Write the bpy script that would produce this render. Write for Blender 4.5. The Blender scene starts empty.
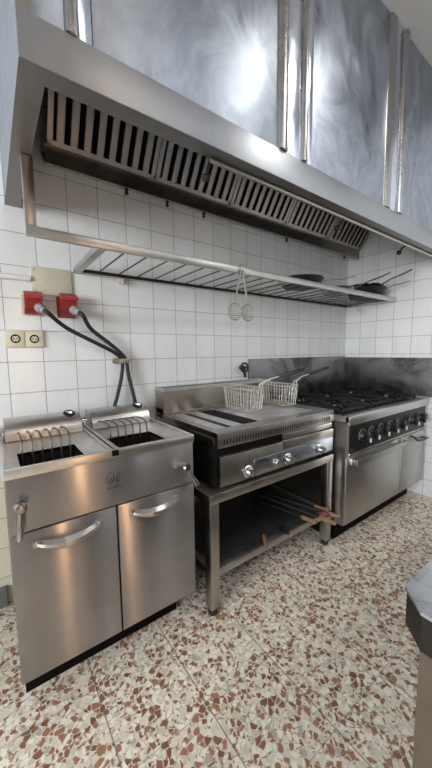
import bpy, bmesh, math, random
from mathutils import Vector, Matrix
random.seed(7)
SC = bpy.context.scene
COL = SC.collection
PI = math.pi
V = Vector

# ------------------------------------------------------------------ materials
def newmat(name):
    m = bpy.data.materials.new(name); m.use_nodes = True
    nt = m.node_tree
    b = nt.nodes['Principled BSDF']
    return m, nt, b

def N(nt, typ, **kw):
    n = nt.nodes.new(typ)
    for k, v in kw.items():
        setattr(n, k, v)
    return n

def math_node(nt, op, a, b=None, c=None):
    n = nt.nodes.new('ShaderNodeMath'); n.operation = op
    for i, v in enumerate((a, b, c)):
        if v is None: continue
        if isinstance(v, (int, float)): n.inputs[i].default_value = v
        else: nt.links.new(v, n.inputs[i])
    return n.outputs[0]

def mixcol(nt, fac, a, b, mode='MIX'):
    n = nt.nodes.new('ShaderNodeMix'); n.data_type = 'RGBA'; n.blend_type = mode
    for sock, v in ((n.inputs[0], fac), (n.inputs[6], a), (n.inputs[7], b)):
        if isinstance(v, (int, float)): sock.default_value = v
        elif isinstance(v, tuple): sock.default_value = v if len(v) == 4 else (*v, 1)
        else: nt.links.new(v, sock)
    return n.outputs[2]

def ramp(nt, fac, stops, interp='LINEAR'):
    n = nt.nodes.new('ShaderNodeValToRGB'); n.color_ramp.interpolation = interp
    el = n.color_ramp.elements
    while len(el) > 1: el.remove(el[-1])
    el[0].position = stops[0][0]; el[0].color = (*stops[0][1], 1)
    for p, c in stops[1:]:
        e = el.new(p); e.color = (*c, 1)
    nt.links.new(fac, n.inputs[0])
    return n.outputs[0]

def noise(nt, vec, scale, detail=3, rough=.5, dist=0):
    n = nt.nodes.new('ShaderNodeTexNoise')
    n.inputs['Scale'].default_value = scale; n.inputs['Detail'].default_value = detail
    n.inputs['Roughness'].default_value = rough; n.inputs['Distortion'].default_value = dist
    nt.links.new(vec, n.inputs['Vector'])
    return n.outputs['Fac']

def scaled(nt, vec, s):
    n = nt.nodes.new('ShaderNodeVectorMath'); n.operation = 'MULTIPLY'
    nt.links.new(vec, n.inputs[0]); n.inputs[1].default_value = s
    return n.outputs[0]

def mrange(nt, v, a, b, c, d):
    n = nt.nodes.new('ShaderNodeMapRange')
    nt.links.new(v, n.inputs[0])
    for i, x in enumerate((a, b, c, d)): n.inputs[1+i].default_value = x
    return n.outputs[0]

def bump(nt, h, strength, dist=.01):
    n = nt.nodes.new('ShaderNodeBump'); n.inputs['Strength'].default_value = strength
    n.inputs['Distance'].default_value = dist
    nt.links.new(h, n.inputs['Height'])
    return n.outputs[0]

def simple(name, col, rough=.5, metal=0.0, var=0.0, spec=.5):
    m, nt, b = newmat(name)
    b.inputs['Roughness'].default_value = rough
    b.inputs['Metallic'].default_value = metal
    b.inputs['Specular IOR Level'].default_value = spec
    tc = N(nt, 'ShaderNodeTexCoord').outputs['Object']
    f = noise(nt, tc, 18, 4, .6)
    c = ramp(nt, f, [(.25, tuple(x*(1-var) for x in col)), (.75, tuple(min(1, x*(1+var)) for x in col))])
    nt.links.new(c, b.inputs['Base Color'])
    return m

def steel(name, col=(.62, .62, .62), rough=.28, aniso=.75, tang=(0, .3, 1), smear=.08, scale=(1.5, 1.5, 1.5), stain=None, wave=0.0, smudge=False, brush=0.0):
    """brushed stainless steel, brushed across the tangent"""
    m, nt, b = newmat(name)
    b.inputs['Metallic'].default_value = 1
    b.inputs['Anisotropic'].default_value = aniso
    g = N(nt, 'ShaderNodeNewGeometry')
    pos = g.outputs['Position']
    t = N(nt, 'ShaderNodeCombineXYZ')
    for i in range(3): t.inputs[i].default_value = tang[i]
    nt.links.new(t.outputs[0], b.inputs['Tangent'])
    f = noise(nt, scaled(nt, pos, scale), 4, 6, .6, 1.2)
    r = mrange(nt, f, .3, .7, rough-smear, rough+smear)
    nt.links.new(r, b.inputs['Roughness'])
    lo = tuple(x*.9 for x in col); hi = tuple(min(1, x*1.08) for x in col)
    c = ramp(nt, f, [(.3, lo), (.7, hi)])
    if stain:
        s = noise(nt, scaled(nt, pos, (1, 1, 1.3)), 3.2, 6, .62, .8)
        c = mixcol(nt, mrange(nt, s, .42, .62, 0, stain[1]), c, stain[0])
    nt.links.new(c, b.inputs['Base Color'])
    if brush:
        # fine horizontal brush marks spread reflections vertically
        bn = noise(nt, scaled(nt, pos, (1.2, 1.2, 420)), 1, 1, .5)
        nt.links.new(bump(nt, bn, 1, brush), b.inputs['Normal'])
    if smudge:
        # wiped smears: curled streaks of a slightly different gloss
        d1 = N(nt, 'ShaderNodeTexNoise'); d1.inputs['Scale'].default_value = 1.7; d1.inputs['Detail'].default_value = 2; nt.links.new(pos, d1.inputs['Vector'])
        av = N(nt, 'ShaderNodeVectorMath'); av.operation = 'MULTIPLY_ADD'
        nt.links.new(d1.outputs['Color'], av.inputs[0]); av.inputs[1].default_value = (.9, .9, .9); nt.links.new(pos, av.inputs[2])
        sm = noise(nt, scaled(nt, av.outputs[0], (5, 5, 1.6)), 3.0, 5, .65)
        c = mixcol(nt, mrange(nt, sm, .40, .66, 0, .55), c, (.50, .55, .63))
        r2 = math_node(nt, 'ADD', r, mrange(nt, sm, .3, .7, -.03, .10)); nt.links.new(r2, b.inputs['Roughness'])
        nt.links.new(c, b.inputs['Base Color'])
    if wave:
        w = noise(nt, scaled(nt, pos, (1, 1, .8)), 2.2, 3, .5, .5)
        nt.links.new(bump(nt, w, wave, .05), b.inputs['Normal'])
    return m

def tile_mat(name, axis, base, low=None, grout=(.20, .20, .19)):
    """white glazed wall tiles, 15 cm, joints at world multiples of 15 cm"""
    m, nt, b = newmat(name)
    pos = N(nt, 'ShaderNodeNewGeometry').outputs['Position']
    sp = N(nt, 'ShaderNodeSeparateXYZ'); nt.links.new(pos, sp.inputs[0])
    u = sp.outputs[axis]; w = sp.outputs[2]
    def cell(v, off):
        q = math_node(nt, 'DIVIDE', math_node(nt, 'ADD', v, off), .15)
        fr = math_node(nt, 'FRACT', q)
        e = math_node(nt, 'MINIMUM', fr, math_node(nt, 'SUBTRACT', 1, fr))
        return math_node(nt, 'FLOOR', q), e
    iu, eu = cell(u, 15.0); iw, ew = cell(w, 15.01)
    e = math_node(nt, 'MINIMUM', eu, ew)
    mask = mrange(nt, e, .005, .012, 1, 0)
    cb = N(nt, 'ShaderNodeCombineXYZ'); nt.links.new(iu, cb.inputs[0]); nt.links.new(iw, cb.inputs[1])
    wn = N(nt, 'ShaderNodeTexWhiteNoise'); nt.links.new(cb.outputs[0], wn.inputs['Vector'])
    c = ramp(nt, wn.outputs['Value'], [(0, tuple(x*.93 for x in base)), (1, base)])
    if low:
        c = mixcol(nt, mrange(nt, w, .60, .66, 1, 0), c, low)  # yellowish light spill on the low tiles is put into their colour
    d = noise(nt, scaled(nt, pos, (3, 3, 1)), 3, 5, .6)
    c = mixcol(nt, mrange(nt, d, .5, .75, 0, .18), c, (.45, .43, .38))
    c = mixcol(nt, mask, c, grout)
    nt.links.new(c, b.inputs['Base Color'])
    nt.links.new(mrange(nt, mask, 0, 1, .16, .8), b.inputs['Roughness'])
    # every tile tilted a little + sunken joint
    h = mrange(nt, e, .004, .03, 0, 1)
    wv = noise(nt, pos, 5, 2, .5)
    hh = math_node(nt, 'ADD', h, math_node(nt, 'MULTIPLY', wv, .6))
    nt.links.new(bump(nt, hh, .25, .004), b.inputs['Normal'])
    return m

def terrazzo():
    m, nt, b = newmat('terrazzo')
    pos = N(nt, 'ShaderNodeNewGeometry').outputs['Position']
    dn = N(nt, 'ShaderNodeTexNoise'); dn.inputs['Scale'].default_value = 22; nt.links.new(pos, dn.inputs['Vector'])
    ad = N(nt, 'ShaderNodeVectorMath'); ad.operation = 'MULTIPLY_ADD'
    nt.links.new(dn.outputs['Color'], ad.inputs[0]); ad.inputs[1].default_value = (.02, .02, 0); nt.links.new(pos, ad.inputs[2])
    p2 = scaled(nt, ad.outputs[0], (1, 1, 0))
    def vor(scale, feat):
        v = N(nt, 'ShaderNodeTexVoronoi'); v.feature = feat; v.inputs['Scale'].default_value = scale
        nt.links.new(p2, v.inputs['Vector']); return v
    v1 = vor(54, 'F1'); v1e = vor(54, 'DISTANCE_TO_EDGE')
    s1 = N(nt, 'ShaderNodeSeparateColor'); nt.links.new(v1.outputs['Color'], s1.inputs[0])
    chip = ramp(nt, s1.outputs[0], [(0, (.20, .075, .045)), (.10, (.36, .16, .095)), (.27, (.25, .10, .062)), (.39, (.80, .72, .58)), (.52, (.64, .58, .48)), (.60, (.88, .84, .75)), (.84, (.72, .68, .58)), (.95, (.45, .43, .38))], 'CONSTANT')
    # small chips in the binder
    v2 = vor(130, 'F1')
    s2 = N(nt, 'ShaderNodeSeparateColor'); nt.links.new(v2.outputs['Color'], s2.inputs[0])
    fine = ramp(nt, s2.outputs[1], [(0, (.42, .37, .29)), (.14, (.36, .19, .12)), (.24, (.76, .70, .58)), (.55, (.64, .60, .51)), (.8, (.84, .80, .69))], 'CONSTANT')
    # chip size varies: only the middle of each cell is chip
    thr = mrange(nt, s1.outputs[2], 0, 1, .03, .16)
    k = math_node(nt, 'GREATER_THAN', v1e.outputs['Distance'], thr)
    c = mixcol(nt, k, fine, chip)
    dk = noise(nt, pos, 60, 3, .6)
    c = mixcol(nt, mrange(nt, dk, .3, .7, .0, .22), c, (.30, .26, .20))
    # joints between the 29.8 cm floor tiles
    sp = N(nt, 'ShaderNodeSeparateXYZ'); nt.links.new(pos, sp.inputs[0])
    def e(v, off):
        q = math_node(nt, 'FRACT', math_node(nt, 'DIVIDE', math_node(nt, 'ADD', v, off), .298))
        return math_node(nt, 'MINIMUM', q, math_node(nt, 'SUBTRACT', 1, q))
    ja = mrange(nt, e(sp.outputs[0], 2.98-.012), .003, .009, .92, 0); jb_ = mrange(nt, e(sp.outputs[1], 5.96+.664), .003, .008, .5, 0)
    j = math_node(nt, 'MAXIMUM', ja, jb_)
    c = mixcol(nt, j, c, (.16, .13, .10))
    nt.links.new(c, b.inputs['Base Color'])
    dirt = noise(nt, pos, 3, 4, .6)
    nt.links.new(mrange(nt, dirt, .3, .7, .22, .42), b.inputs['Roughness'])
    nt.links.new(bump(nt, math_node(nt, 'SUBTRACT', 1, j), .2, .002), b.inputs['Normal'])
    return m

def glassmat():
    m, nt, b = newmat('window_glass')
    out = nt.nodes['Material Output']
    t = N(nt, 'ShaderNodeBsdfTransparent'); g = N(nt, 'ShaderNodeBsdfGlossy'); g.inputs['Roughness'].default_value = .02
    mx = N(nt, 'ShaderNodeMixShader'); mx.inputs[0].default_value = .06
    nt.links.new(t.outputs[0], mx.inputs[1]); nt.links.new(g.outputs[0], mx.inputs[2])
    nt.links.new(mx.outputs[0], out.inputs[0]); nt.nodes.remove(b)
    return m

def emit(name, col, s):
    m, nt, b = newmat(name)
    b.inputs['Base Color'].default_value = (*col, 1)
    b.inputs['Emission Color'].default_value = (*col, 1)
    b.inputs['Emission Strength'].default_value = s
    return m

def wood(name, a, c):
    m, nt, b = newmat(name)
    pos = N(nt, 'ShaderNodeNewGeometry').outputs['Position']
    f = noise(nt, scaled(nt, pos, (60, 8, 60)), 2, 5, .6, .5)
    nt.links.new(ramp(nt, f, [(.3, a), (.7, c)]), b.inputs['Base Color'])
    b.inputs['Roughness'].default_value = .6
    return m

M = {}
M['steel'] = steel('brushed_steel', (.56, .545, .535), .30, .8, (0, .3, 1), .05, (1, 1, 1))
M['fryer'] = steel('brushed_steel_doors', (.42, .405, .40), .31, 1.0, (0, .3, 1), .015, (1, 1, .6))
M['top'] = steel('worktop_steel', (.68, .665, .64), .32, .3, (0, 1, .3), .03, (2, 2, 2))
M['hood'] = steel('hood_panel_steel', (.29, .325, .385), .37, .35, (0, .3, 1), .10, (1.5, 1.5, 1.0), smudge=True)
M['band'] = steel('hood_canopy_steel', (.40, .42, .45), .42, .7, (0, .3, 1), .05, (1, 1, 1))
M['flange'] = steel('hood_flange_steel', (.25, .24, .23), .38, .3, (0, 1, .3), .06, (2, 2, 2))
M['trim'] = steel('folded_trim_steel', (.42, .42, .43), .26, .3, (0, .3, 1), .04)
M['polish'] = steel('polished_strip_steel', (.62, .67, .78), .20, .5, (0, .3, 1), .06)
M['filter'] = steel('greasy_filter_steel', (.40, .37, .34), .36, .3, (0, .4, 1), .06, (4, 4, 4))
M['trough'] = steel('grease_trough_steel', (.40, .375, .35), .36, .5, (0, .3, 1), .08, (3, 3, 3), stain=((.20, .18, .16), .5))
M['rail'] = steel('shelf_steel', (.50, .49, .47), .34, .5, (0, .4, 1), .06)
M['rod'] = steel('shelf_rod_steel', (.20, .195, .19), .4, 0, (0, .3, 1), .05)  # darker than the rail: the rods' shaded silhouette is put into the colour
M['stain'] = steel('heat_stained_steel', (.30, .30, .305), .42, .3, (0, .3, 1), .06, (2, 2, 2), stain=((.07, .07, .07), .9))
M['griddle'] = steel('griddle_front_steel', (.47, .45, .425), .32, .7, (0, .3, 1), .05, (2, 2, 2), stain=((.30, .27, .23), .5))
M['trough_g'] = steel('griddle_splash_steel', (.40, .37, .33), .34, .6, (0, .3, 1), .04, (3, 3, 3), stain=((.28, .24, .18), .5))
M['plate'] = steel('griddle_plate_steel', (.15, .14, .135), .36, .3, (0, 1, .2), .08, (4, 4, 4), stain=((.10, .08, .065), .7))
M['plate_light'] = steel('griddle_bar_steel', (.78, .77, .80), .46, .2, (0, 1, .2), .05, (4, 4, 4), stain=((.42, .38, .35), .5))
M['lever'] = steel('lever_steel', (.40, .40, .40), .22, 0, (0, .3, 1), .04)
M['skim'] = simple('skimmer_wire', (.30, .29, .25), .4, .5, .1)
M['knobcap'] = simple('olive_grey_knob_face', (.13, .14, .11), .35, .3, .2)
M['label'] = steel('control_strip_steel', (.62, .68, .78), .30, .2, (0, .3, 1), .03)
M['range'] = steel('range_door_steel', (.50, .485, .46), .34, .75, (0, .3, 1), .06, (1, 1, 1))
M['bench'] = steel('bench_steel', (.47, .445, .41), .34, .6, (0, .4, 1), .06)
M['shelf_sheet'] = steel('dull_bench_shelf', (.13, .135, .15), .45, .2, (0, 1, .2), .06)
M['chrome'] = steel('chrome', (.62, .62, .62), .18, 0, (0, .3, 1), .04)
M['element'] = steel('dull_element_steel', (.17, .155, .14), .36, 0, (0, .3, 1), .05)
M['wire'] = simple('basket_wire', (.50, .48, .43), .35, .5, .12)
M['counter'] = steel('counter_top_steel', (.66, .69, .74), .32, .3, (0, 1, .2), .1, (5, 5, 5), wave=.3)
M['counter_side'] = steel('counter_edge_steel', (.06, .058, .056), .36, .5, (0, .3, 1), .06)
M['counter_body'] = steel('counter_body_steel', (.26, .235, .21), .36, .7, (0, .3, 1), .05)
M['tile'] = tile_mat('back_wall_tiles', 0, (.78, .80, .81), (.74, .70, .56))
M['tile_r'] = tile_mat('side_wall_tiles', 1, (.85, .86, .87))
M['floor'] = terrazzo()
M['plaster'] = simple('ceiling_paint', (.40, .395, .385), .8, 0, .03)
M['greywall'] = simple('grey_wall_paint', (.20, .195, .19), .7, 0, .05)
M['black'] = simple('black_enamel', (.010, .0095, .0095), .40, 0, .3, .3)
M['iron'] = simple('cast_iron', (.011, .011, .011), .5, 0, .4, .3)
M['soot'] = simple('greasy_black_steel', (.015, .013, .012), .5, 0, .4, .25)
M['plastic'] = simple('black_plastic', (.012, .012, .013), .4, 0, .2)
M['rubber'] = simple('black_cable_rubber', (.014, .014, .015), .55, 0, .2)
M['red'] = simple('red_plastic', (.27, .014, .016), .35, 0, .15)
M['redlid'] = simple('bright_red_plastic', (.40, .024, .028), .3, 0, .1)
M['cream'] = simple('cream_plastic', (.62, .57, .43), .45, 0, .06)
M['ivory'] = simple('aged_ivory_plastic', (.55, .53, .42), .5, 0, .08)
M['pale'] = simple('pale_grey_plastic', (.30, .30, .31), .5, 0, .06)
M['white'] = simple('white_plastic', (.74, .74, .72), .5, 0, .04)
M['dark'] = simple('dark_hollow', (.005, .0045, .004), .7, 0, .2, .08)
M['oil'] = simple('used_frying_oil', (.022, .012, .007), .12, 0, .3)
M['panblack'] = simple('pan_black_coating', (.016, .016, .017), .42, .2, .3)
M['handlegrey'] = simple('worn_grey_handle', (.17, .165, .16), .45, 0, .2)
M['pangrey'] = steel('pan_aluminium', (.45, .45, .45), .36, 0, (0, .3, 1), .06)
M['gap'] = simple('grey_skirting', (.20, .19, .19), .6, 0, .12)
M['wood'] = wood('handle_wood', (.15, .08, .038), (.27, .16, .08))
M['slatwood'] = wood('shelf_slat_wood', (.50, .44, .33), (.62, .56, .44))
M['glass'] = glassmat()
M['ink'] = simple('printed_ink', (.03, .03, .035), .5, 0, .1)
M['streak_t'] = emit('added_streak_tube', (1, .58, .30), 13)  # glow of the added tube behind the viewer
M['lamp_w'] = emit('tube_lamp', (1, .78, .52), 9)
M['lamp_m'] = emit('lamp_globe', (1, .95, .86), 23)
M['fill_c'] = emit('added_fill_diffuser', (.95, .975, 1.0), 9)  # glow of the added fill panels
M['redcloth'] = simple('red_plastic_wrap', (.13, .012, .016), .4, 0, .3)

# ------------------------------------------------------------------ mesh helpers
class MB:
    def __init__(s): s.bm = bmesh.new()
    def box(s, x0, x1, y0, y1, z0, z1, bev=0.0, seg=2, rot=None, piv=None):
        r = bmesh.ops.create_cube(s.bm, size=1)
        vs = r['verts']
        for v in vs:
            v.co = V((x0+(v.co.x+.5)*(x1-x0), y0+(v.co.y+.5)*(y1-y0), z0+(v.co.z+.5)*(z1-z0)))
        if bev > 0:
            es = list({e for v in vs for e in v.link_edges})
            q = bmesh.ops.bevel(s.bm, geom=es, offset=bev, segments=seg, affect='EDGES', profile=.5)
            vs = list({v for f in q['faces'] for v in f.verts} | {v for v in vs if v.is_valid})
        if rot is not None:
            bmesh.ops.rotate(s.bm, cent=piv or V(((x0+x1)/2, (y0+y1)/2, (z0+z1)/2)), matrix=rot, verts=vs)
        return s
    def quad(s, *pts):
        s.bm.faces.new([s.bm.verts.new(p) for p in pts]); return s
    def prism(s, pts, axis, a, b):
        """2-D outline pts extruded along axis from a to b"""
        def P(p, t):
            q = list(p); q.insert(axis, t); return V(q)
        A = [s.bm.verts.new(P(p, a)) for p in pts]; B = [s.bm.verts.new(P(p, b)) for p in pts]
        n = len(pts)
        s.bm.faces.new(A); s.bm.faces.new(B[::-1])
        for i in range(n): s.bm.faces.new([A[i], B[i], B[(i+1) % n], A[(i+1) % n]])
        return s
    def tube(s, pts, r, seg=8, closed=False, cap=True):
        pts = [V(p) for p in pts]; n = len(pts)
        rr = r if isinstance(r, (list, tuple)) else [r]*n
        rings = []; up = None
        for i, p in enumerate(pts):
            if closed: t = pts[(i+1) % n]-pts[i-1]
            else: t = pts[min(i+1, n-1)]-pts[max(i-1, 0)]
            t.normalize()
            if up is None:
                up = V((0, 0, 1)) if abs(t.z) < .9 else V((1, 0, 0))
            up = (up-t*up.dot(t))
            if up.length < 1e-5: up = t.orthogonal()
            up.normalize(); sd = t.cross(up)
            rings.append([s.bm.verts.new(p+(up*math.cos(a)+sd*math.sin(a))*rr[i]) for a in [2*PI*k/seg for k in range(seg)]])
        m = n if closed else n-1
        for i in range(m):
            A, B = rings[i], rings[(i+1) % n]
            for k in range(seg): s.bm.faces.new([A[k], A[(k+1) % seg], B[(k+1) % seg], B[k]])
        if cap and not closed:
            s.bm.faces.new(rings[0][::-1]); s.bm.faces.new(rings[-1])
        return s
    def lathe(s, prof, cen=(0, 0, 0), axis=(0, 0, 1), seg=24, cap=True):
        """prof: (radius, height along axis)"""
        ax = V(axis).normalized(); u = ax.orthogonal().normalized(); w = ax.cross(u); c = V(cen)
        rings = []
        for r, h in prof:
            if r < 1e-6: rings.append([s.bm.verts.new(c+ax*h)])
            else: rings.append([s.bm.verts.new(c+ax*h+(u*math.cos(2*PI*k/seg)+w*math.sin(2*PI*k/seg))*r) for k in range(seg)])
        for A, B in zip(rings, rings[1:]):
            for k in range(seg):
                a = [A[k], A[(k+1) % seg]] if len(A) > 1 else [A[0]]
                b = [B[(k+1) % seg], B[k]] if len(B) > 1 else [B[0]]
                if len(a)+len(b) > 2: s.bm.faces.new(a+b)
        if cap:
            if len(rings[0]) > 1: s.bm.faces.new(rings[0][::-1])
            if len(rings[-1]) > 1: s.bm.faces.new(rings[-1])
        return s
    def slab_hole(s, x0, x1, y0, y1, z0, z1, hx0, hx1, hy0, hy1, hz=None):
        """tray plate with a rectangular opening; its inner edge may lie lower (hz)"""
        hz = z1 if hz is None else hz
        O = [(x0, y0), (x1, y0), (x1, y1), (x0, y1)]; I = [(hx0, hy0), (hx1, hy0), (hx1, hy1), (hx0, hy1)]
        vo = [s.bm.verts.new((*p, z1)) for p in O]; vi = [s.bm.verts.new((*p, hz)) for p in I]
        bo = [s.bm.verts.new((*p, z0)) for p in O]; bi = [s.bm.verts.new((*p, z0)) for p in I]
        for i in range(4):
            j = (i+1) % 4
            s.bm.faces.new([vo[i], vo[j], vi[j], vi[i]]); s.bm.faces.new([bo[j], bo[i], bi[i], bi[j]])
            s.bm.faces.new([vo[j], vo[i], bo[i], bo[j]]); s.bm.faces.new([vi[i], vi[j], bi[j], bi[i]])
        return s
    def build(s, name, mat, parent=None, smooth=None):
        bmesh.ops.recalc_face_normals(s.bm, faces=s.bm.faces)
        me = bpy.data.meshes.new(name)
        if parent is not None:
            w = V((0, 0, 0)); o = parent
            while o is not None: w = w+o.location; o = o.parent
            bmesh.ops.translate(s.bm, vec=-w, verts=s.bm.verts)
        ang = math.radians(40)
        for f in s.bm.faces: f.smooth = True
        for e in s.bm.edges:
            if len(e.link_faces) == 2:
                e.smooth = e.calc_face_angle(0) < ang
            else: e.smooth = False
        s.bm.to_mesh(me); s.bm.free()
        me.materials.append(M[mat] if isinstance(mat, str) else mat)
        o = bpy.data.objects.new(name, me); COL.objects.link(o)
        if parent is not None: o.parent = parent
        return o

def recenter(o):
    """move a single-mesh thing's origin to the middle of its base"""
    me = o.data
    xs = [v.co.x for v in me.vertices]; ys = [v.co.y for v in me.vertices]; zs = [v.co.z for v in me.vertices]
    c = V(((min(xs)+max(xs))/2, (min(ys)+max(ys))/2, min(zs)))
    me.transform(Matrix.Translation(-c)); o.location = c
    return o

def tag(o, label, cat, group=None):
    o['label'] = label; o['category'] = cat
    if group: o['group'] = group
    return o
def thing(name, label, cat, loc, group=None):
    o = bpy.data.objects.new(name, None); COL.objects.link(o); o.location = loc
    o.empty_display_size = .1
    return tag(o, label, cat, group)
def struct(o):
    o['kind'] = 'structure'; return o
def arc(c, r, a0, a1, n, plane='yz', x=0):
    out = []
    for i in range(n+1):
        a = math.radians(a0+(a1-a0)*i/n)
        p, q = c[0]+r*math.cos(a), c[1]+r*math.sin(a)
        out.append({'yz': (x, p, q), 'xz': (p, x, q), 'xy': (p, q, x)}[plane])
    return out

# ------------------------------------------------------------------ setting
RX = 2.365; LX = -3.6; FY = -3.3; CZ = 2.95
struct(MB().box(LX-.1, RX+.1, FY-.1, .1, -.1, 0).build('floor', 'floor'))
struct(MB().box(LX-.1, RX+.1, FY-.1, .1, CZ, CZ+.1).build('ceiling', 'plaster'))
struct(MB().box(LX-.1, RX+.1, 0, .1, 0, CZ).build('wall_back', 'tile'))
struct(MB().box(RX, RX+.1, FY-.1, 0, 0, CZ).build('wall_right', 'tile_r'))
struct(MB().box(LX, RX, FY-.1, FY, 0, CZ).build('wall_front', 'greywall'))
# left wall (far behind the viewer's left shoulder) with a window opening
WY0, WY1, WZ0, WZ1 = -3.1, -1.3, .95, 2.25
w = MB()
w.box(LX-.1, LX, FY-.1, WY0, 0, CZ); w.box(LX-.1, LX, WY1, 0, 0, CZ)
w.box(LX-.1, LX, WY0, WY1, 0, WZ0); w.box(LX-.1, LX, WY0, WY1, WZ1, CZ)
struct(w.build('wall_left', 'greywall'))
w = MB()
w.box(LX-.08, LX-.02, WY0, WY1, WZ0, WZ0+.05); w.box(LX-.08, LX-.02, WY0, WY1, WZ1-.05, WZ1)
w.box(LX-.08, LX-.02, WY0, WY0+.05, WZ0, WZ1); w.box(LX-.08, LX-.02, WY1-.05, WY1, WZ0, WZ1)
w.box(LX-.08, LX-.02, (WY0+WY1)/2-.03, (WY0+WY1)/2+.03, WZ0, WZ1)
win = struct(w.build('window_1', 'white'))
MB().box(LX-.053, LX-.047, WY0+.05, WY1-.05, WZ0+.05, WZ1-.05).build('pane', 'glass', win)
struct(MB().box(LX, -.53, -.02, -.0005, 0, .10, .003).build('baseboard_back', 'gap'))

# ------------------------------------------------------------------ deep fryer
FX0, FX1 = -.508, .153
fr = thing('deep_fryer', 'stainless steel twin-tank deep fryer with two doors, standing at the left end of the line', 'fryer', (-.178, -.38, 0))
b = MB()
b.box(FX0+.002, FX0+.014, -.643, -.10, .15, .852); b.box(FX1-.014, FX1-.002, -.643, -.10, .15, .852)
b.box(FX0+.014, FX1-.014, -.112, -.10, .15, .852); b.box(FX0+.014, FX1-.014, -.643, -.112, .15, .165)
b.box(FX0+.014, FX1-.014, -.643, -.63, .165, .852)
b.build('cabinet_body', 'soot', fr)
fp = MB().box(FX0, FX1, -.662, -.643, .674, .853, .003).build('front_panel', 'fryer', fr)
# printed mark: broken ring, three flame strokes, maker's word under it
ey = -.6628
em = MB()
em.tube(arc((-.186, .778), .024, 100, 250, 14, 'xz', ey), .0011, 5); em.tube(arc((-.186, .778), .024, -70, 60, 12, 'xz', ey), .0011, 5)
for dx, h in ((-.011, .022), (0, .033), (.012, .027)):
    em.tube([(-.186+dx, ey, .761), (-.190+dx, ey, .761+h*.35), (-.183+dx, ey, .761+h*.7), (-.186+dx, ey, .761+h)], .0014, 5)
    em.tube([(-.186+dx, ey, .761), (-.181+dx, ey, .761+h*.4), (-.186+dx, ey, .761+h*.85)], .0011, 5)
em.build('printed_emblem', 'ink', fp)
def text(name, s, size, loc, mat, parent, rot=(PI/2, 0, 0)):
    cu = bpy.data.curves.new(name, 'FONT'); cu.body = s; cu.size = size; cu.align_x = 'CENTER'; cu.extrude = .0003
    tmp = bpy.data.objects.new(name, cu); COL.objects.link(tmp)
    dg = bpy.context.evaluated_depsgraph_get()
    me = bpy.data.meshes.new_from_object(tmp.evaluated_get(dg))
    bpy.data.objects.remove(tmp)
    me.materials.clear(); me.materials.append(M[mat])
    wv = V((0, 0, 0)); o = parent
    while o is not None: wv += o.location; o = o.parent
    from mathutils import Euler
    me.transform(Matrix.Translation(V(loc)-wv) @ Euler(rot).to_matrix().to_4x4())
    ob = bpy.data.objects.new(name, me); COL.objects.link(ob); ob.parent = parent
    return ob
text('printed_word', 'Movilfrit', .0155, (-.186, -.6625, .739), 'ink', fp)
def bow_handle(x0, x1, z, y, parent, mat='steel'):
    m = MB(); n = 16; top = []; bot = []
    A = []; 
    for i in range(n+1):
        t = i/n; x = x0+(x1-x0)*t; s = math.sin(PI*t)
        yo = y-.006-.034*s**.7; zc = z-.012*s; w_ = .010+.007*s
        A.append([(x, yo+.010, zc+w_), (x, yo-.004, zc+w_*.3), (x, yo-.004, zc-w_*.6), (x, yo+.002, zc-w_), (x, yo+.012, zc+w_-.004)])
    R = [[m.bm.verts.new(p) for p in ring] for ring in A]
    for a, c in zip(R, R[1:]):
        for k in range(5): m.bm.faces.new([a[k], a[(k+1) % 5], c[(k+1) % 5], c[k]])
    m.bm.faces.new(R[0]); m.bm.faces.new(R[-1][::-1])
    for x in (x0, x1): m.box(x-.009, x+.009, y-.012, y, z-.011, z+.011, .002)
    return m.build('door_handle', mat, parent)
for x0, x1, h0, h1 in ((FX0, -.181, -.440, -.245), (-.176, FX1, -.125, .066)):
    d = MB().box(x0, x1, -.662, -.643, .166, .669, .003).build('door', 'fryer', fr)
    bow_handle(h0, h1, .628, -.662, d)
# drip tray top with two openings
t = MB()
for x0, x1, hx0, hx1 in ((FX0+.006, -.190, -.462, -.268), (-.166, FX1-.006, -.140, .056)):
    t.slab_hole(x0, x1, -.652, -.115, .853, .872, hx0, hx1, -.632, -.44, .866)
t.box(FX0-.004, FX1+.001, -.672, -.652, .853, .884, .004); t.box(FX0-.004, FX1+.001, -.115, -.10, .853, .884, .003)
t.box(FX0-.004, FX0+.008, -.652, -.115, .853, .884, .003); t.box(FX1-.012, FX1+.001, -.652, -.115, .853, .884, .003)
t.box(-.194, -.182, -.652, -.115, .853, .884, .003); t.box(-.174, -.162, -.652, -.115, .853, .884, .003)
t.build('drip_tray_top', 'top', fr)
MB().box(-.182, -.174, -.655, -.115, .853, .872).build('joint_gap', 'dark', fr)
MB().box(-.190, -.166, -.6735, -.671, .862, .883, .001).build('front_clip', 'dark', fr)
for hx0, hx1 in ((-.462, -.268), (-.140, .056)):
    k = MB(); z0 = .69
    k.slab_hole(hx0-.004, hx1+.004, -.636, -.436, z0, .866, hx0, hx1, -.632, -.44)
    k.box(hx0-.004, hx1+.004, -.636, -.436, z0-.006, z0)
    tk = k.build('tank', 'soot', fr)
    MB().box(hx0+.0005, hx1-.0005, -.6315, -.4405, z0+.001, .812).build('frying_oil', 'oil', tk)
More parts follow.
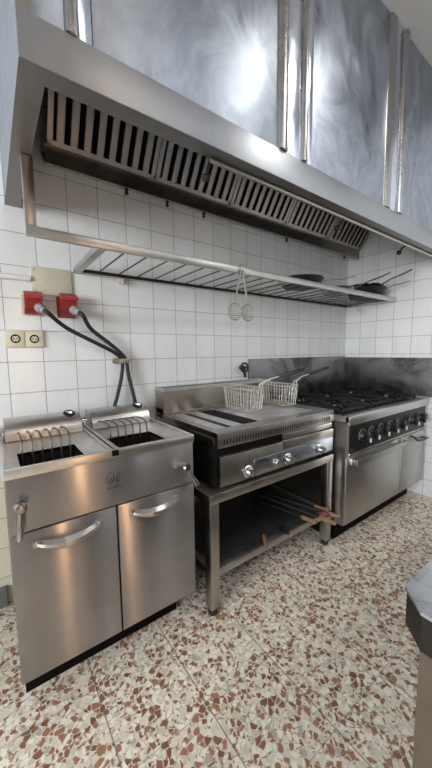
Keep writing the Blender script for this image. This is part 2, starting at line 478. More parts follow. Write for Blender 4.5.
def head(x0, x1, hx0, hx1):
    yb, yf = -.125, -.266
    prof = [(yb, .872), (yb, .948)]
    for i in range(13):
        a = math.radians(84+92*i/12); prof.append((-.190+.076*math.cos(a), .880+.071*math.sin(a)))
    prof += [(yf+.002, .872)]
    hd = MB().prism(prof, 0, x0, x1).build('heating_head', 'steel', fr)
    cx = x1-.042; n_ = V((0, -.50, 1)).normalized(); c_ = V((cx, -.206, .9475))
    MB().lathe([(.030, -.016), (.031, .002), (.026, .005), (0, .005)], c_, n_, 28).build('dial_ring', 'chrome', hd)
    MB().lathe([(.0245, .005), (.0245, .0075), (.020, .009), (0, .009)], c_, n_, 28).build('dial_face', 'plastic', hd)
    kk = MB(); kk.box(cx-.005, cx+.005, -.226, -.190, .950, .962, .002, 2, Matrix.Rotation(.7, 3, 'Z')); kk.build('dial_knob', 'pangrey', hd)
    for i in range(6):
        x = hx0+.016+(hx1-hx0-.032)*i/5
        pts = [(x, -.262, .905), (x, -.33, .918), (x, -.40, .922), (x, -.434, .916), (x, -.447, .900), (x, -.449, .86), (x, -.449, .80)]
        MB().tube(pts, .0036, 8).build('heating_element', 'element', hd)
    return hd
head(-.490, -.196, -.462, -.268)
head(-.150, .136, -.140, .056)
for xc in (-.173, .144, -.499):
    hg = MB(); hg.box(xc-.008, xc+.008, -.225, -.15, .872, .905, .002); hg.tube([(xc-.012, -.19, .905), (xc+.012, -.19, .905)], .017, 14)
    hg.build('hinge_bracket', 'chrome', fr)
def lever(x, z, tilt):
    m = MB()
    m.lathe([(0, -.004), (.009, 0), (.009, .012), (.016, .016), (.0185, .024), (.0175, .034), (.012, .042), (0, .045)], (x, -.662, z), (0, -1, 0), 20)
    dx = math.sin(tilt); dz = -math.cos(tilt)
    p = [V((x+dx*q, -.690-.05*q, z+dz*q)) for q in (.008, .03, .06, .085, .098)]
    m.tube(p, [.0075, .0062, .0085, .0105, .0095], 12)
    return m.build('drain_lever', 'lever', fr)
lever(-.474, .768, math.radians(-4)); lever(.102, .757, math.radians(30))
MB().box(FX0+.012, FX1-.03, -.53, -.11, .0, .152, .002).build('shade_plinth', 'dark', fr)  # black base: the shadow under the fryer is put into its colour

# ------------------------------------------------------------------ bench under the griddle
BX0, BX1, BY0, BY1 = .222, 1.155, -.682, -.03
be = thing('steel_bench', 'stainless steel open bench with a lower shelf carrying the griddle', 'bench', ((BX0+BX1)/2, -.35, 0))
m = MB(); m.box(BX0, BX1, BY0, BY1, .547, .592, .004); m.build('bench_top', 'bench', be)
for x in (BX0+.003, BX1-.053):
    for y in (BY0+.003, BY1-.053):
        l = MB().box(x, x+.05, y, y+.05, .035, .548, .004).build('leg', 'bench', be)
        MB().lathe([(.017, 0), (.023, .004), (.024, .02), (.024, .036)], (x+.025, y+.025, 0), (0, 0, 1), 16).build('foot', 'plastic', l)
m = MB(); m.box(BX0+.052, BX1-.052, BY0+.006, BY0+.04, .19, .226, .003); m.box(BX0+.052, BX1-.052, BY1-.04, BY1-.006, .19, .226, .003)
m.box(BX0+.008, BX0+.042, BY0+.052, BY1-.052, .19, .226, .003); m.box(BX1-.042, BX1-.008, BY0+.052, BY1-.052, .19, .226, .003)
m.build('shelf_frame', 'bench', be)
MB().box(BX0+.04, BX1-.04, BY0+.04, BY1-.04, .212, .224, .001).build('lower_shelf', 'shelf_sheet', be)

# long tools lying on the lower shelf, wooden ends to the front
def tool(a, bq, label, name='skewer', wl=.095, r=.0055, endmat='wood', rodmat='soot', group='long tools on the bench shelf'):
    a, bq = V(a), V(bq); d = (bq-a).normalized()
    t = thing(name, label, 'tool', (a+bq)/2, group)
    MB().tube([a, bq-d*wl*.8], r*.75, 8).build('rod', rodmat, t)
    MB().tube([bq-d*wl, bq-d*wl*.9, bq-d*.01, bq], [r*1.2, r*1.8, r*1.7, r*1.0], 10).build('grip', endmat, t)
tool((.84, -.30, .248), (.552, -.705, .240), 'dark rod lying on bench shelf, pale wooden tip farthest left, nearest the fryer')
tool((.93, -.24, .241), (.725, -.700, .239), 'dark rod lying on bench shelf with blackened tip, second from the left', endmat='soot')
tool((.78, -.12, .262), (.925, -.735, .249), 'dark rod on bench shelf, its wooden tip just left of the red wrap', r=.007)
tool((.93, -.12, .250), (1.075, -.715, .262), 'dark rod on bench shelf, pale tip highest, just behind the red wrap', r=.007)
tool((.85, -.16, .287), (1.060, -.790, .262), 'dark rod on bench shelf, orange wooden tip sticking out farthest right past the bench leg', r=.0075)
tool((.80, -.20, .300), (1.015, -.800, .240), 'dark rod on bench shelf, wooden tip just under the one that sticks out farthest', r=.007)
m = MB(); m.tube([(.995, -.690, .262), (1.005, -.715, .272), (1.012, -.735, .268), (1.02, -.752, .262)], [.008, .014, .013, .007], 10)
tag(recenter(m.build('red_wrap', 'redcloth')), 'small red plastic wrap around the tool ends on the bench shelf', 'wrap')

# ------------------------------------------------------------------ griddle
GX0, GX1 = .284, 1.160
gr = thing('countertop_griddle', 'grease-worn stainless steel gas griddle with three knobs, standing on the bench', 'griddle', (.725, -.36, .592))
MB().box(GX0, GX1, -.640, -.03, .604, .852, .003).build('body', 'black', gr)
s = MB()
for k in range(5): s.box(GX0-.003, GX0+.001, -.60, -.30, .66+k*.026, .672+k*.026, .001)
for k in range(3): s.box(GX0-.003, GX0+.001, -.52+k*.12, -.46+k*.12, .80, .812, .001)
s.build('side_louvres', 'soot', gr)
# plate surround and front band
t = MB(); t.slab_hole(GX0-.006, GX1+.006, -.668, -.125, .838, .864, GX0+.035, GX1-.07, -.598, -.15)
t.box(GX0-.006, GX1+.006, -.670, -.640, .792, .8645, .004)
t.box(GX0-.006, GX0+.02, -.640, -.03, .80, .838, .003); t.box(GX1-.02, GX1+.006, -.640, -.03, .80, .838, .003)
t.build('plate_surround', 'griddle', gr)
s = MB(); n = 46
for k in range(n):
    x = GX0+.03+(GX1-GX0-.07)*k/(n-1)
    s.prism([(x-.004, .806), (x+.001, .806), (x+.006, .830), (x+.001, .830)], 1, -.6710, -.668)
s.build('vent_slots', 'dark', gr)
MB().box(GX0+.03, GX1-.065, -.60, -.148, .835, .850).build('cooking_plate', 'plate', gr)
for x0, x1 in ((.335, .405), (.445, .512)):
    MB().prism([(x0, .849), (x0+.006, .857), (x0+.018, .862), (x1-.018, .862), (x1-.006, .857), (x1, .849)], 1, -.592, -.155).build('raised_bar', 'plate_light', gr)
s = MB()
for k in range(4): s.box(.530+k*.024, .542+k*.024, -.592, -.155, .849, .858, .002)
s.build('ribbed_strip', 'soot', gr)
MB().box(.635, GX1-.075, -.592, -.155, .849, .860, .003).build('smooth_plate', 'plate_light', gr)
# hollow splash trough along the back
t = MB(); z0, z1 = .8645, 1.012
t.box(GX0, GX1, -.132, -.124, z0, z1, .002); t.box(GX0, GX1, -.030, -.022, z0, z1+.006, .002)
t.box(GX0, GX0+.008, -.124, -.030, z0, z1, .002); t.box(GX1-.008, GX1, -.124, -.030, z0, z1, .002)
t.box(.67, .678, -.124, -.030, z0+.03, z1-.004); t.box(GX0, GX1, -.124, -.03, z0, z0+.03)
bt = t.build('back_trough', 'trough_g', gr)
t = MB(); t.slab_hole(GX0-.003, GX1+.003, -.140, -.018, z1-.012, z1+.004, GX0+.009, GX1-.009, -.122, -.034); t.build('trough_rim', 'top', bt)
t = MB(); t.box(GX0+.009, .669, -.1235, -.0305, z0+.031, z0+.034); t.box(.679, GX1-.009, -.1235, -.0305, z0+.031, z0+.034); t.build('trough_shade', 'soot', bt)  # dark sheets paint the shade inside the hollow trough
# front
MB().box(GX0, GX1, -.652, -.640, .604, .792, .002).build('front_plate', 'dark', gr)
MB().box(GX0+.003, .700, -.676, -.652, .612, .752, .004).build('drip_drawer', 'griddle', gr)
m = MB(); m.box(.708, GX1, -.674, -.652, .704, .752, .004); m.box(.712, GX1-.003, -.664, -.652, .756, .788, .003); m.build('front_cover', 'griddle', gr)
m = MB(); m.box(.700, GX1, -.668, -.652, .608, .704, .002); m.build('lower_front', 'griddle', gr)
cs = MB().box(.492, GX1-.012, -.6785, -.668, .624, .699, .001).build('control_strip', 'label', gr)
MB().box(.515, .582, -.6795, -.6783, .676, .692).build('maker_plate', 'ink', cs)
for x, z in ((.67, .675), (.905, .650), (.83, .640), (.945, .642)):
    m = MB(); m.tube(arc((x, z), .010, 0, 330, 14, 'xz', -.679), .0012, 5); m.build('dial_mark', 'ink', cs)
def chrome_knob(x, z, r=.027):
    k = MB().lathe([(r*1.15, 0), (r*1.2, .004), (r*1.05, .008), (r*.82, .011), (r*.80, .030), (r*.72, .036), (0, .036)], (x, -.676, z), (0, -1, 0), 28).build('knob', 'chrome', gr)
    m = MB(); m.lathe([(r*.62, .0355), (r*.60, .038), (0, .038)], (x, -.676, z), (0, -1, 0), 24)
    m.box(x-.005, x+.005, -.722, -.712, z-r*.55, z+r*.55, .002, 2, Matrix.Rotation(.5, 3, 'Y')); m.build('knob_cap', 'knobcap', k)
    MB().lathe([(r*1.26, 0), (r*1.26, .002)], (x, -.6785, z), (0, -1, 0), 28).build('knob_rim', 'dark', k)
for x in (.450, .735, 1.008): chrome_knob(x, .652)
MB().lathe([(.017, 0), (.017, .006), (.011, .009), (.011, .022), (0, .024)], (.642, -.678, .655), (0, -1, 0), 20).build('igniter_button', 'chrome', gr)
for x in (GX0+.04, GX1-.04):
    for y in (-.60, -.08): MB().lathe([(.016, .0), (.018, .003), (.014, .013)], (x, y, .592), (0, 0, 1), 16).build('foot', 'plastic', gr)

# ------------------------------------------------------------------ fry baskets on the griddle
def basket(xa, xb, ya, yb, z0, h, hx, hend, label, group='fry baskets on the griddle'):
    t = thing('fry_basket', label, 'basket', ((xa+xb)/2, (ya+yb)/2, z0), group)
    z1 = z0+h; r = .035
    def loop(dx, z):
        x0, x1, y0, y1 = xa+dx, xb-dx, ya+dx, yb-dx
        return (arc((x0+r, y0+r), r, 180, 270, 5, 'xy', z)+arc((x1-r, y0+r), r, 270, 360, 5, 'xy', z)
                + arc((x1-r, y1-r), r, 0, 90, 5, 'xy', z)+arc((x0+r, y1-r), r, 90, 180, 5, 'xy', z))
    m = MB()
    m.tube(loop(0, z1), .0042, 8, True); m.tube(loop(.002, z1-.022), .002, 5, True)
    m.tube(loop(.012, z0+.004), .0028, 6, True)
    m.build('rim_frame', 'wire', t)
    m = MB()
    A = loop(.001, z1); Bq = loop(.012, z0+.004)
    def walk(L, n):
        L = [V(p) for p in L]; L.append(L[0]); ds = [0]
        for i in range(1, len(L)): ds.append(ds[-1]+(L[i]-L[i-1]).length)
        out = []
        for k in range(n):
            t_ = ds[-1]*k/n; i = max(j for j in range(len(ds)-1) if ds[j] <= t_)
            out.append(L[i].lerp(L[i+1], (t_-ds[i])/max(1e-9, ds[i+1]-ds[i])))
        return out
    n = 30
    for p, q in zip(walk(A, n), walk(Bq, n)): m.tube([p, q], .0020, 6, cap=False)
    for k in range(1, 4):
        f = k/4
        m.tube([V(p).lerp(V(q), f) for p, q in zip(A, Bq)], .0013, 4, True)
    nx = 8
    for k in range(nx):
        x = xa+.016+(xb-xa-.032)*k/(nx-1); m.tube([(x, ya+.014, z0+.003), (x, yb-.014, z0+.003)], .001, 4)
    for k in range(14):
        y = ya+.016+(yb-ya-.032)*k/13; m.tube([(xa+.014, y, z0+.004), (xb-.014, y, z0+.004)], .001, 4)
    m.build('wire_mesh', 'wire', t)
    p0 = V((hx, ya-.01, z1+.046)); e = V(hend); d = (e-p0)
    hl = MB()
    for sx in (-.014, .014): hl.tube([(hx+sx, ya+.002, z1-.03), (hx+sx, ya-.006, z1), V((hx+sx*.9, ya-.008, z1+.028)), V((hx+sx*.4, ya-.01, z1+.046))+d*.2, p0+d*.5], .003, 6)
    hh = hl.build('handle_wire', 'wire', t)
    MB().tube([p0+d*.42, p0+d*.45, p0+d*.7, p0+d*.97, e], [.006, .0085, .0095, .0095, .006], 10).build('handle_grip', 'plastic', t)
basket(.690, .850, -.410, -.156, .8665, .134, .790, (.935, -.625, 1.123), 'wire fry basket with black grip, left one on the griddle beside the ribbed strip')
basket(1.010, 1.150, -.425, -.155, .8665, .134, 1.085, (1.168, -.625, 1.125), 'wire fry basket with black grip, right one on the griddle nearer the gas range')

# ------------------------------------------------------------------ gas range
SX0, SX1 = 1.176, 2.318
rg = thing('gas_range', 'stainless steel gas range with black control strip and seven knobs in the right corner', 'range', ((SX0+SX1)/2, -.40, 0))
MB().box(SX0, SX1, -.738, -.05, .145, .80, .002).build('body', 'soot', rg)
m = MB(); m.prism([(SX0-.004, -.748), (SX0+.036, -.748), (SX0+.036, -.738), (SX0+.002, -.738), (SX0+.002, -.05), (SX0-.004, -.05)], 2, .145, .80); m.build('side_panel', 'range', rg)
MB().box(SX1-.002, SX1+.002, -.745, -.05, .145, .80, .001).build('side_panel', 'range', rg)
t = MB(); t.slab_hole(SX0-.008, SX1+.004, -.770, -.045, .80, .836, SX0+.03, SX1-.03, -.70, -.075, .832)
t.box(SX0-.008, SX1+.004, -.772, -.742, .778, .8365, .005); t.build('worktop', 'top', rg)
MB().box(SX0+.028, SX1-.028, -.702, -.073, .80, .818).build('burner_tray', 'soot', rg)
cp = MB().box(SX0+.036, SX1, -.752, -.738, .597, .778, .002).build('control_panel', 'black', rg)
MB().box(SX0+.03, SX1, -.756, -.738, .585, .598, .002).build('lower_trim', 'chrome', rg)
def range_knob(x, z=.690):
    k = MB().lathe([(.036, 0), (.036, .006), (.031, .012), (.029, .026), (.02, .031), (0, .031)], (x, -.752, z), (0, -1, 0), 24).build('knob', 'plastic', rg)
    MB().box(x-.008, x+.008, -.806, -.775, z-.034, z+.034, .004).build('knob_bar', 'plastic', k)
    m = MB(); m.box(x-.006, x+.010, -.810, -.788, z-.034, z-.008, .003); m.build('knob_pointer', 'white', k)
    m = MB(); m.tube(arc((x, z), .041, -40, 220, 18, 'xz', -.7525), .0022, 5); m.build('dial_scale', 'pale', k)
for x in (1.352, 1.462, 1.592, 1.722, 1.852, 2.062, 2.205): range_knob(x)
MB().lathe([(.006, 0), (.006, .003), (0, .005)], (1.232, -.752, .622), (0, -1, 0), 14).build('pilot_lamp', 'red', rg)
d = MB().box(SX0-.003, 1.899, -.757, -.738, .150, .580, .004).build('oven_door', 'range', rg)
h = MB(); h.box(SX0+.030, 1.880, -.806, -.788, .528, .572, .003)
for x in (SX0+.030, 1.855): h.box(x, x+.025, -.790, -.757, .530, .570, .002)
h.build('door_handle', 'range', d)
d = MB().box(1.907, SX1, -.757, -.738, .150, .580, .004).build('cupboard_door', 'range', rg)
h = MB(); h.tube([(2.06, -.757, .565), (2.06, -.785, .555), (2.08, -.792, .535), (2.16, -.794, .520), (2.28, -.790, .515), (2.29, -.757, .515)], .007, 8)
h.build('door_handle', 'plastic', d)
# burners and cast-iron pan supports: three double grids
def burner(x, y):
    k = MB().lathe([(.070, .818), (.072, .826), (.050, .832), (.048, .842), (0, .844)], (x, y, 0), (0, 0, 1), 28).build('burner', 'iron', rg)
    MB().lathe([(.034, .842), (.036, .848), (.028, .853), (0, .853)], (x, y, 0), (0, 0, 1), 24).build('burner_cap', 'chrome', k)
def support(x0, x1):
    m = MB(); zb, zt = .846, .862; y0, y1 = -.690, -.085; ym = (y0+y1)/2
    for y in (y0, ym-.008, y1-.016): m.box(x0, x1, y, y+.016, zb, zt, .003)
    for x in (x0, x1-.016): m.box(x, x+.016, y0, y1, zb, zt, .003)
    for yc in ((y0+ym)/2, (y1+ym)/2):
        xc = (x0+x1)/2
        for a in range(8):
            ang = a*PI/4; c, s_ = math.cos(ang), math.sin(ang)
            L = .15 if a % 2 == 0 else .19
            L = min(L, ((x1-x0)/2-.004)/max(abs(c), 1e-6), ((ym-y0)/2-.004)/max(abs(s_), 1e-6))
            p0 = V((xc+.045*c, yc+.045*s_, .858)); p1 = V((xc+L*c, yc+L*s_, .856))
            dd = (p1-p0); nrm = V((-dd.y, dd.x, 0)).normalized()*.006
            vs = []
            for p in (p0, p1):
                for z in (zb+.002, zt+.004): vs += [m.bm.verts.new((p.x+nrm.x, p.y+nrm.y, z)), m.bm.verts.new((p.x-nrm.x, p.y-nrm.y, z))]
            for f in ((0, 1, 3, 2), (4, 6, 7, 5), (0, 2, 6, 4), (1, 5, 7, 3), (2, 3, 7, 6), (0, 4, 5, 1)): m.bm.faces.new([vs[i] for i in f])
    for x in (x0, x1-.016):
        for y in (y0, y1-.016): m.box(x, x+.016, y, y+.016, .818, zb+.004)
    return m.build('pan_support', 'iron', rg)
W3 = (SX1-SX0-.07)/3
for k in range(3):
    x0 = SX0+.035+W3*k; support(x0+.003, x0+W3-.003)
    for y in (-.54, -.235): burner(x0+W3/2, y)
MB().box(SX0+.03, SX1-.03, -.66, -.06, 0, .147, .002).build('shade_plinth', 'dark', rg)  # black base standing in for the dark shadow below the range

# ------------------------------------------------------------------ splash sheets on the walls
m = MB(); m.box(1.060, RX-.010, -.012, -.001, .838, 1.170, .002)
for x in (1.085, 1.5, 1.93): m.lathe([(.006, 0), (.004, .003), (0, .003)], (x, -.012, 1.145), (0, -1, 0), 10)
tag(recenter(m.build('splash_panel', 'stain')), 'heat-stained steel splash panel on the rear tiles behind the gas range', 'panel')
m = MB(); m.box(RX-.010, RX-.001, -1.05, -.002, .838, 1.158, .002)
tag(recenter(m.build('splash_panel', 'stain')), 'heat-stained steel splash panel on the side wall at the right of the range', 'panel')

# ------------------------------------------------------------------ extraction hood
HX0, HX1, HY, HZ, HT = -.414, RX-.002, -.866, 1.903, 2.008
hd = thing('extraction_hood', 'long stainless steel extraction hood with slanted baffle filters above the cooking line', 'hood', ((HX0+HX1)/2, -.43, HZ))
MB().box(HX0, HX1, HY, HY+.004, HZ, HT, .0015).build('front_band', 'band', hd)
fl = MB()
fl.box(HX0, HX1, HY+.004, HY+.060, HZ, HZ+.004); fl.box(HX0, HX0+.060, HY+.060, -.001, HZ, HZ+.004)
fl.build('bottom_flange', 'flange', hd)
MB().box(HX0, HX0+.004, HY+.004, -.001, HZ+.004, CZ-.003).build('side_panel', 'hood', hd)
# inner lining behind the flange
li = MB(); li.box(HX0+.056, HX0+.060, HY+.060, -.001, HZ+.004, 2.60); li.box(HX0+.06, HX1, HY+.056, HY+.060, HZ+.004, HZ+.10)
li.quad((HX0+.06, HY+.058, HZ+.10), (HX1, HY+.058, HZ+.10), (HX1, -.40, 2.60), (HX0+.06, -.40, 2.60))
li.build('inner_lining', 'soot', hd)
# upper cladding: panels separated by folded trims
joints = (-.245, .545, 1.385, 2.225)
xs = [HX0+.004]+list(joints)+[HX1]
for i in range(len(xs)-1):
    x0, x1 = xs[i], xs[i+1]
    MB().box(x0+(.0 if i == 0 else .001), x1-.001, HY+.006, HY+.012, HT-.02, CZ-.003, .001).build('cladding_panel', 'hood', hd)
def trim(xc, w, dep):
    pts = [(xc-w/2, HY+.006)]
    for i in range(9):
        a = PI-PI*i/8; pts.append((xc+w/2*math.cos(a)*.92, HY+.004-dep*math.sin(a)**.6))
    pts.append((xc+w/2, HY+.006))
    MB().prism([(p[0], p[1]) for p in pts], 2, HT+.001, CZ-.003).build('cover_trim', 'trim', hd)
for x0, x1, dep in ((-.312, -.283, .012), (.443, .490, .016), (.578, .612, .016), (1.272, 1.345, .010), (1.420, 1.475, .016), (2.150, 2.210, .016)):
    trim((x0+x1)/2, x1-x0, dep)
for x0, x1 in ((-.280, -.262), (.492, .576), (.614, .648), (1.347, 1.418), (2.212, 2.26)):
    MB().box(x0, x1, HY+.002, HY+.006, HT+.001, CZ-.003, .0008).build('cover_strip', 'polish', hd)
m = MB()
for i, xc in enumerate((-.40,)): m.box(HX0+.004, -.385, HY+.001, HY+.006, HT, CZ-.003)
m.build('corner_trim', 'flange', hd)
# grease trough
TY0, TY1, TZ0, TZ1 = -.125, -.004, 2.072, 2.150
t = MB(); t.prism([(TY1, TZ0+.105), (TY0+.016, TZ0), (TY0+.004, TZ0), (TY0, TZ0+.004), (TY0, TZ1), (TY0-.014, TZ1), (TY0-.014, TZ1+.006), (TY0+.006, TZ1+.006), (TY0+.006, TZ0+.012), (TY0+.016, TZ0+.008), (TY1, TZ0+.113)], 0, -.255, HX1-.03)
t.build('grease_trough', 'trough', hd)
for x in (.118, .352, .60, 1.35, 2.12):
    MB().lathe([(.011, 0), (.011, .014), (.007, .016), (.007, .026), (.010, .028), (.010, .036), (0, .038)], (x, TY0+.012, TZ0+.010), (0, 0, -1), 12).build('drain_plug', 'plastic', hd)
# baffle filters, leaning forward and up
th = math.radians(56); FLn = .56
base = V((0, -.128, 2.156)); du = V((0, -math.cos(th), math.sin(th))); dn = V((0, -math.sin(th), -math.cos(th)))
fx0, fx1 = -.248, HX1-.035; nf = 5; fw = (fx1-fx0)/nf
def fbox(m, x0, x1, u0, u1, n0, n1):
    vs = []
    for x in (x0, x1):
        for u in (u0, u1):
            for n_ in (n0, n1): vs.append(m.bm.verts.new(base+du*u+dn*n_+V((x, 0, 0))))
    for f in ((0, 1, 3, 2), (4, 6, 7, 5), (0, 4, 5, 1), (2, 3, 7, 6), (0, 2, 6, 4), (1, 5, 7, 3)): m.bm.faces.new([vs[i] for i in f])
for k in range(nf):
    x0 = fx0+fw*k+.002; x1 = x0+fw-.004
    m = MB()
    fbox(m, x0, x0+.022, 0, FLn, -.02, .012); fbox(m, x1-.022, x1, 0, FLn, -.02, .012)
    fbox(m, x0, x1, 0, .020, -.02, .012); fbox(m, x0, x1, FLn-.03, FLn, -.02, .012)
    f = m.build('baffle_filter', 'filter', hd)
    nb = 8; p = (fw-.052)/nb; m = MB()
    for i in range(nb):
        xa = x0+.026+p*i+p*.18; xb = xa+p*.56
        fbox(m, xa, xb, .012, FLn-.02, .002, .006)
        fbox(m, xa, xa+.004, .012, FLn-.02, -.012, .006); fbox(m, xb-.004, xb, .012, FLn-.02, -.012, .006)
    m.build('baffle_slats', 'filter', f)
    m = MB(); fbox(m, x0+.01, x1-.01, .01, FLn-.01, -.05, -.030); m.build('filter_backing', 'dark', f)
# bolt on the flange, pipe with nozzles
MB().lathe([(.010, 0), (.010, .006), (.006, .009), (0, .009)], (HX0+.045, -.425, HZ), (0, 0, -1), 12).build('hanger_bolt', 'chrome', hd)
pp = MB(); pp.tube([(.15, -.812, HZ-.008), (HX1, -.812, HZ-.008)], .008, 10)
pipe = pp.build('spray_pipe', 'bench', hd)
for x in (.16, .99, 1.70):
    m = MB(); m.tube([(x, -.812, HZ-.008), (x+.004, -.795, HZ-.010), (x+.010, -.775, HZ-.022), (x+.012, -.765, HZ-.030)], .006, 8)
    m.lathe([(.009, 0), (.015, .006), (.015, .018), (.010, .026), (0, .026)], (x+.012, -.766, HZ-.028), (0.1, .5, -1), 12)
    m.build('spray_nozzle', 'soot', pipe)

# ------------------------------------------------------------------ hanging rod shelf
sh = thing('rod_shelf', 'stainless steel rod shelf hanging on the tiles below the hood', 'shelf', (1.0, -.23, 1.635))
SY = -.462
m = MB(); m.box(-.385, RX-.012, SY-.012, SY+.010, 1.638, 1.672, .002); m.build('front_rail', 'rail', sh)
m = MB(); m.box(-.385, -.350, SY-.010, SY+.008, 1.672, HZ-.002, .002); m.build('hanger', 'rail', sh)
m = MB(); m.box(-.135, RX-.03, -.034, -.004, 1.645, 1.658, .002); m.build('wall_rail', 'soot', sh)
m = MB(); m.box(-.140, -.105, SY+.010, -.004, 1.640, 1.664, .002); m.build('side_bracket', 'rail', sh)
m = MB(); m.box(RX-.045, RX-.008, SY+.010, -.004, 1.640, 1.664, .002); m.build('side_bracket', 'rail', sh)
x = -.012
while x < RX-.06:
    MB().tube([(x, SY+.008, 1.660), (x, -.030, 1.660)], .0042, 8).build('rod', 'rod', sh); x += .1052
MB().box(1.060, 1.112, SY+.012, -.040, 1.6645, 1.676, .002).build('flat_slat', 'slatwood', sh)
m = MB(); m.tube([(RX-.012, -.10, 1.636), (RX-.006, -.16, 1.56)], .010, 8); m.build('corner_strut', 'white', sh)
m = MB(); m.box(.09, .12, -.03, -.003, 1.612, 1.64, .002); m.box(.098, .112, -.045, -.03, 1.60, 1.635, .002); m.build('rail_clip', 'ivory', sh)

# pans
def pan(name, c, R, h, mat, label, hdir=None, hmat='pangrey', hend=None, hw=.011, tilt=None, loop=False):
    t = thing(name, label, 'pan', c)
    c = V(c)
    m = MB().lathe([(0, 0), (R*.74, 0), (R*.78, .003), (R, h), (R+.004, h+.001), (R+.003, h+.004), (R-.003, h+.002), (R*.76, .006), (0, .004)], c, tilt or (0, 0, 1), 40)
    bd = m.build('pan_body', mat, t)
    if hend:
        e = V(hend); d = V((e.x-c.x, e.y-c.y, 0)).normalized()
        p0 = c+d*R*.97+V((0, 0, h*.8)); mid = p0.lerp(e, .35)+V((0, 0, .008))
        n = V((-d.y, d.x, 0))
        hm = MB()
        def ring(p, w, th_):
            return [hm.bm.verts.new(p+n*w+V((0, 0, th_))), hm.bm.verts.new(p-n*w+V((0, 0, th_))), hm.bm.verts.new(p-n*w-V((0, 0, th_))), hm.bm.verts.new(p+n*w-V((0, 0, th_)))]
        R_ = [ring(p0, hw*.9, .003), ring(mid, hw*.8, .003), ring(p0.lerp(e, .7), hw, .004), ring(e, hw*1.05, .003)]
        for a, q in zip(R_, R_[1:]):
            for k in range(4): hm.bm.faces.new([a[k], a[(k+1) % 4], q[(k+1) % 4], q[k]])
        hm.bm.faces.new(R_[0]); hm.bm.faces.new(R_[-1][::-1])
        hm.build('handle', hmat, t)
    if loop:
        a = V((c.x, c.y-R, c.z+h)); m = MB()
        m.tube([a+V((-.105, .045, -.004)), a+V((-.120, -.012, .014)), a+V((-.020, -.034, .030)), a+V((-.010, .004, -.004))], .0042, 6); m.build('loop_handle', 'white', t)
    return t
pz = 1.6655
pan('frying_pan', (1.265, -.318, pz), .152, .050, 'panblack', 'large black frying pan with pale flat handle, first from the left on the rod shelf', hend=(1.640, -.50, 1.752), hmat='pale', hw=.016)
pan('frying_pan', (1.730, -.300, pz), .125, .040, 'pangrey', 'grey frying pan with long black handle, between two black pans on the rod shelf', hend=(1.900, -.625, 1.790), hmat='plastic', hw=.012)
pan('frying_pan', (2.135, -.312, pz), .160, .076, 'panblack', 'deep black frying pan with thin grey handle at the right end of the rod shelf', hend=(2.215, -.625, 1.768), hmat='handlegrey', hw=.009)
pan('frying_pan', (2.130, -.306, pz+.076), .142, .026, 'bench', 'shallow grey pan with broad handle lying on the deep black pan', hend=(2.150, -.665, 1.838), hmat='handlegrey', hw=.016, loop=True)

# skimmers hanging on the rail
def skimmer(x, xb, label):
    t = thing('wire_skimmer', label, 'skimmer', (xb, SY-.022, 1.39), 'skimmers hanging on the shelf rail')
    y = SY-.022; zt = 1.652; zd = 1.435; R = .044
    m = MB()
    m.tube([(x, SY-.006, 1.676), (x, SY-.015, 1.682), (x, y-.002, 1.676), (x, y, zt-.02)], .0025, 6)
    m.tube([(x, y, zt), (x+(xb-x)*.6, y, zt-.10), (xb, y, zd+R)], [.006, .005, .0035], 8)
    m.build('handle', 'skim', t)
    m = MB(); m.tube(arc((xb, zd), R, 0, 345, 26, 'xz', y), .0026, 6, True)
    for k in range(-4, 5):
        q = k*.0095; L = math.sqrt(max(0, R*R-q*q))
        for hor in (0, 1):
            pts = []
            for i in range(7):
                s_ = -L+2*L*i/6; dep = .014*(1-(s_*s_+q*q)/(R*R))
                pts.append((xb+(s_ if hor else q), y+dep, zd+(q if hor else s_)))
            m.tube(pts, .0014, 4)
    m.build('wire_bowl', 'skim', t)
skimmer(.578, .535, 'wire skimmer hanging from shelf rail, the left one of the pair')
skimmer(.592, .624, 'wire skimmer hanging from shelf rail, the right one of the pair')

# ------------------------------------------------------------------ sockets, plugs, cables
m = MB(); m.box(-.331, -.152, -.012, -.0005, 1.514, 1.647, .003)
jb = thing('junction_cover', 'aged ivory blanking plate on the tiles above the red sockets', 'cover plate', (-.24, -.006, 1.514))
m.build('plate', 'ivory', jb)
for x, z in ((-.318, 1.530), (-.318, 1.632), (-.165, 1.530), (-.165, 1.632)):
    MB().lathe([(.004, 0), (.003, .002), (0, .002)], (x, -.012, z), (0, -1, 0), 8).build('screw', 'bench', jb)
m = MB(); m.tube([(-2.0, -.014, 1.578), (-.334, -.014, 1.584)], .0125, 12)
tag(recenter(m.build('conduit', 'white')), 'white conduit running along the tiles into the ivory plate', 'conduit')
so = thing('double_socket', 'cream double power socket on the tiles left of the fryer cables', 'socket', (-.374, -.006, 1.258))
MB().box(-.452, -.296, -.012, -.0005, 1.258, 1.342, .004).build('frame', 'cream', so)
for xc in (-.413, -.336):
    o = MB().box(xc-.036, xc+.036, -.0155, -.012, 1.264, 1.336, .002).build('outlet', 'cream', so)
    MB().lathe([(.0205, 0), (.0205, .0008)], (xc, -.0155, 1.30), (0, -1, 0), 24).build('outlet_well', 'dark', o)
    m = MB()
    m.lathe([(.014, 0), (.014, .002)], (xc, -.0163, 1.30), (0, -1, 0), 20)
    m.build('outlet_core', 'ivory', o)
    m = MB()
    for dx in (-.007, .007): m.lathe([(.0032, 0), (.0032, .0006)], (xc+dx, -.0183, 1.30), (0, -1, 0), 10)
    m.box(xc-.003, xc+.003, -.0188, -.0183, 1.311, 1.315); m.box(xc-.003, xc+.003, -.0188, -.0183, 1.285, 1.289)
    m.build('contact_holes', 'dark', o)
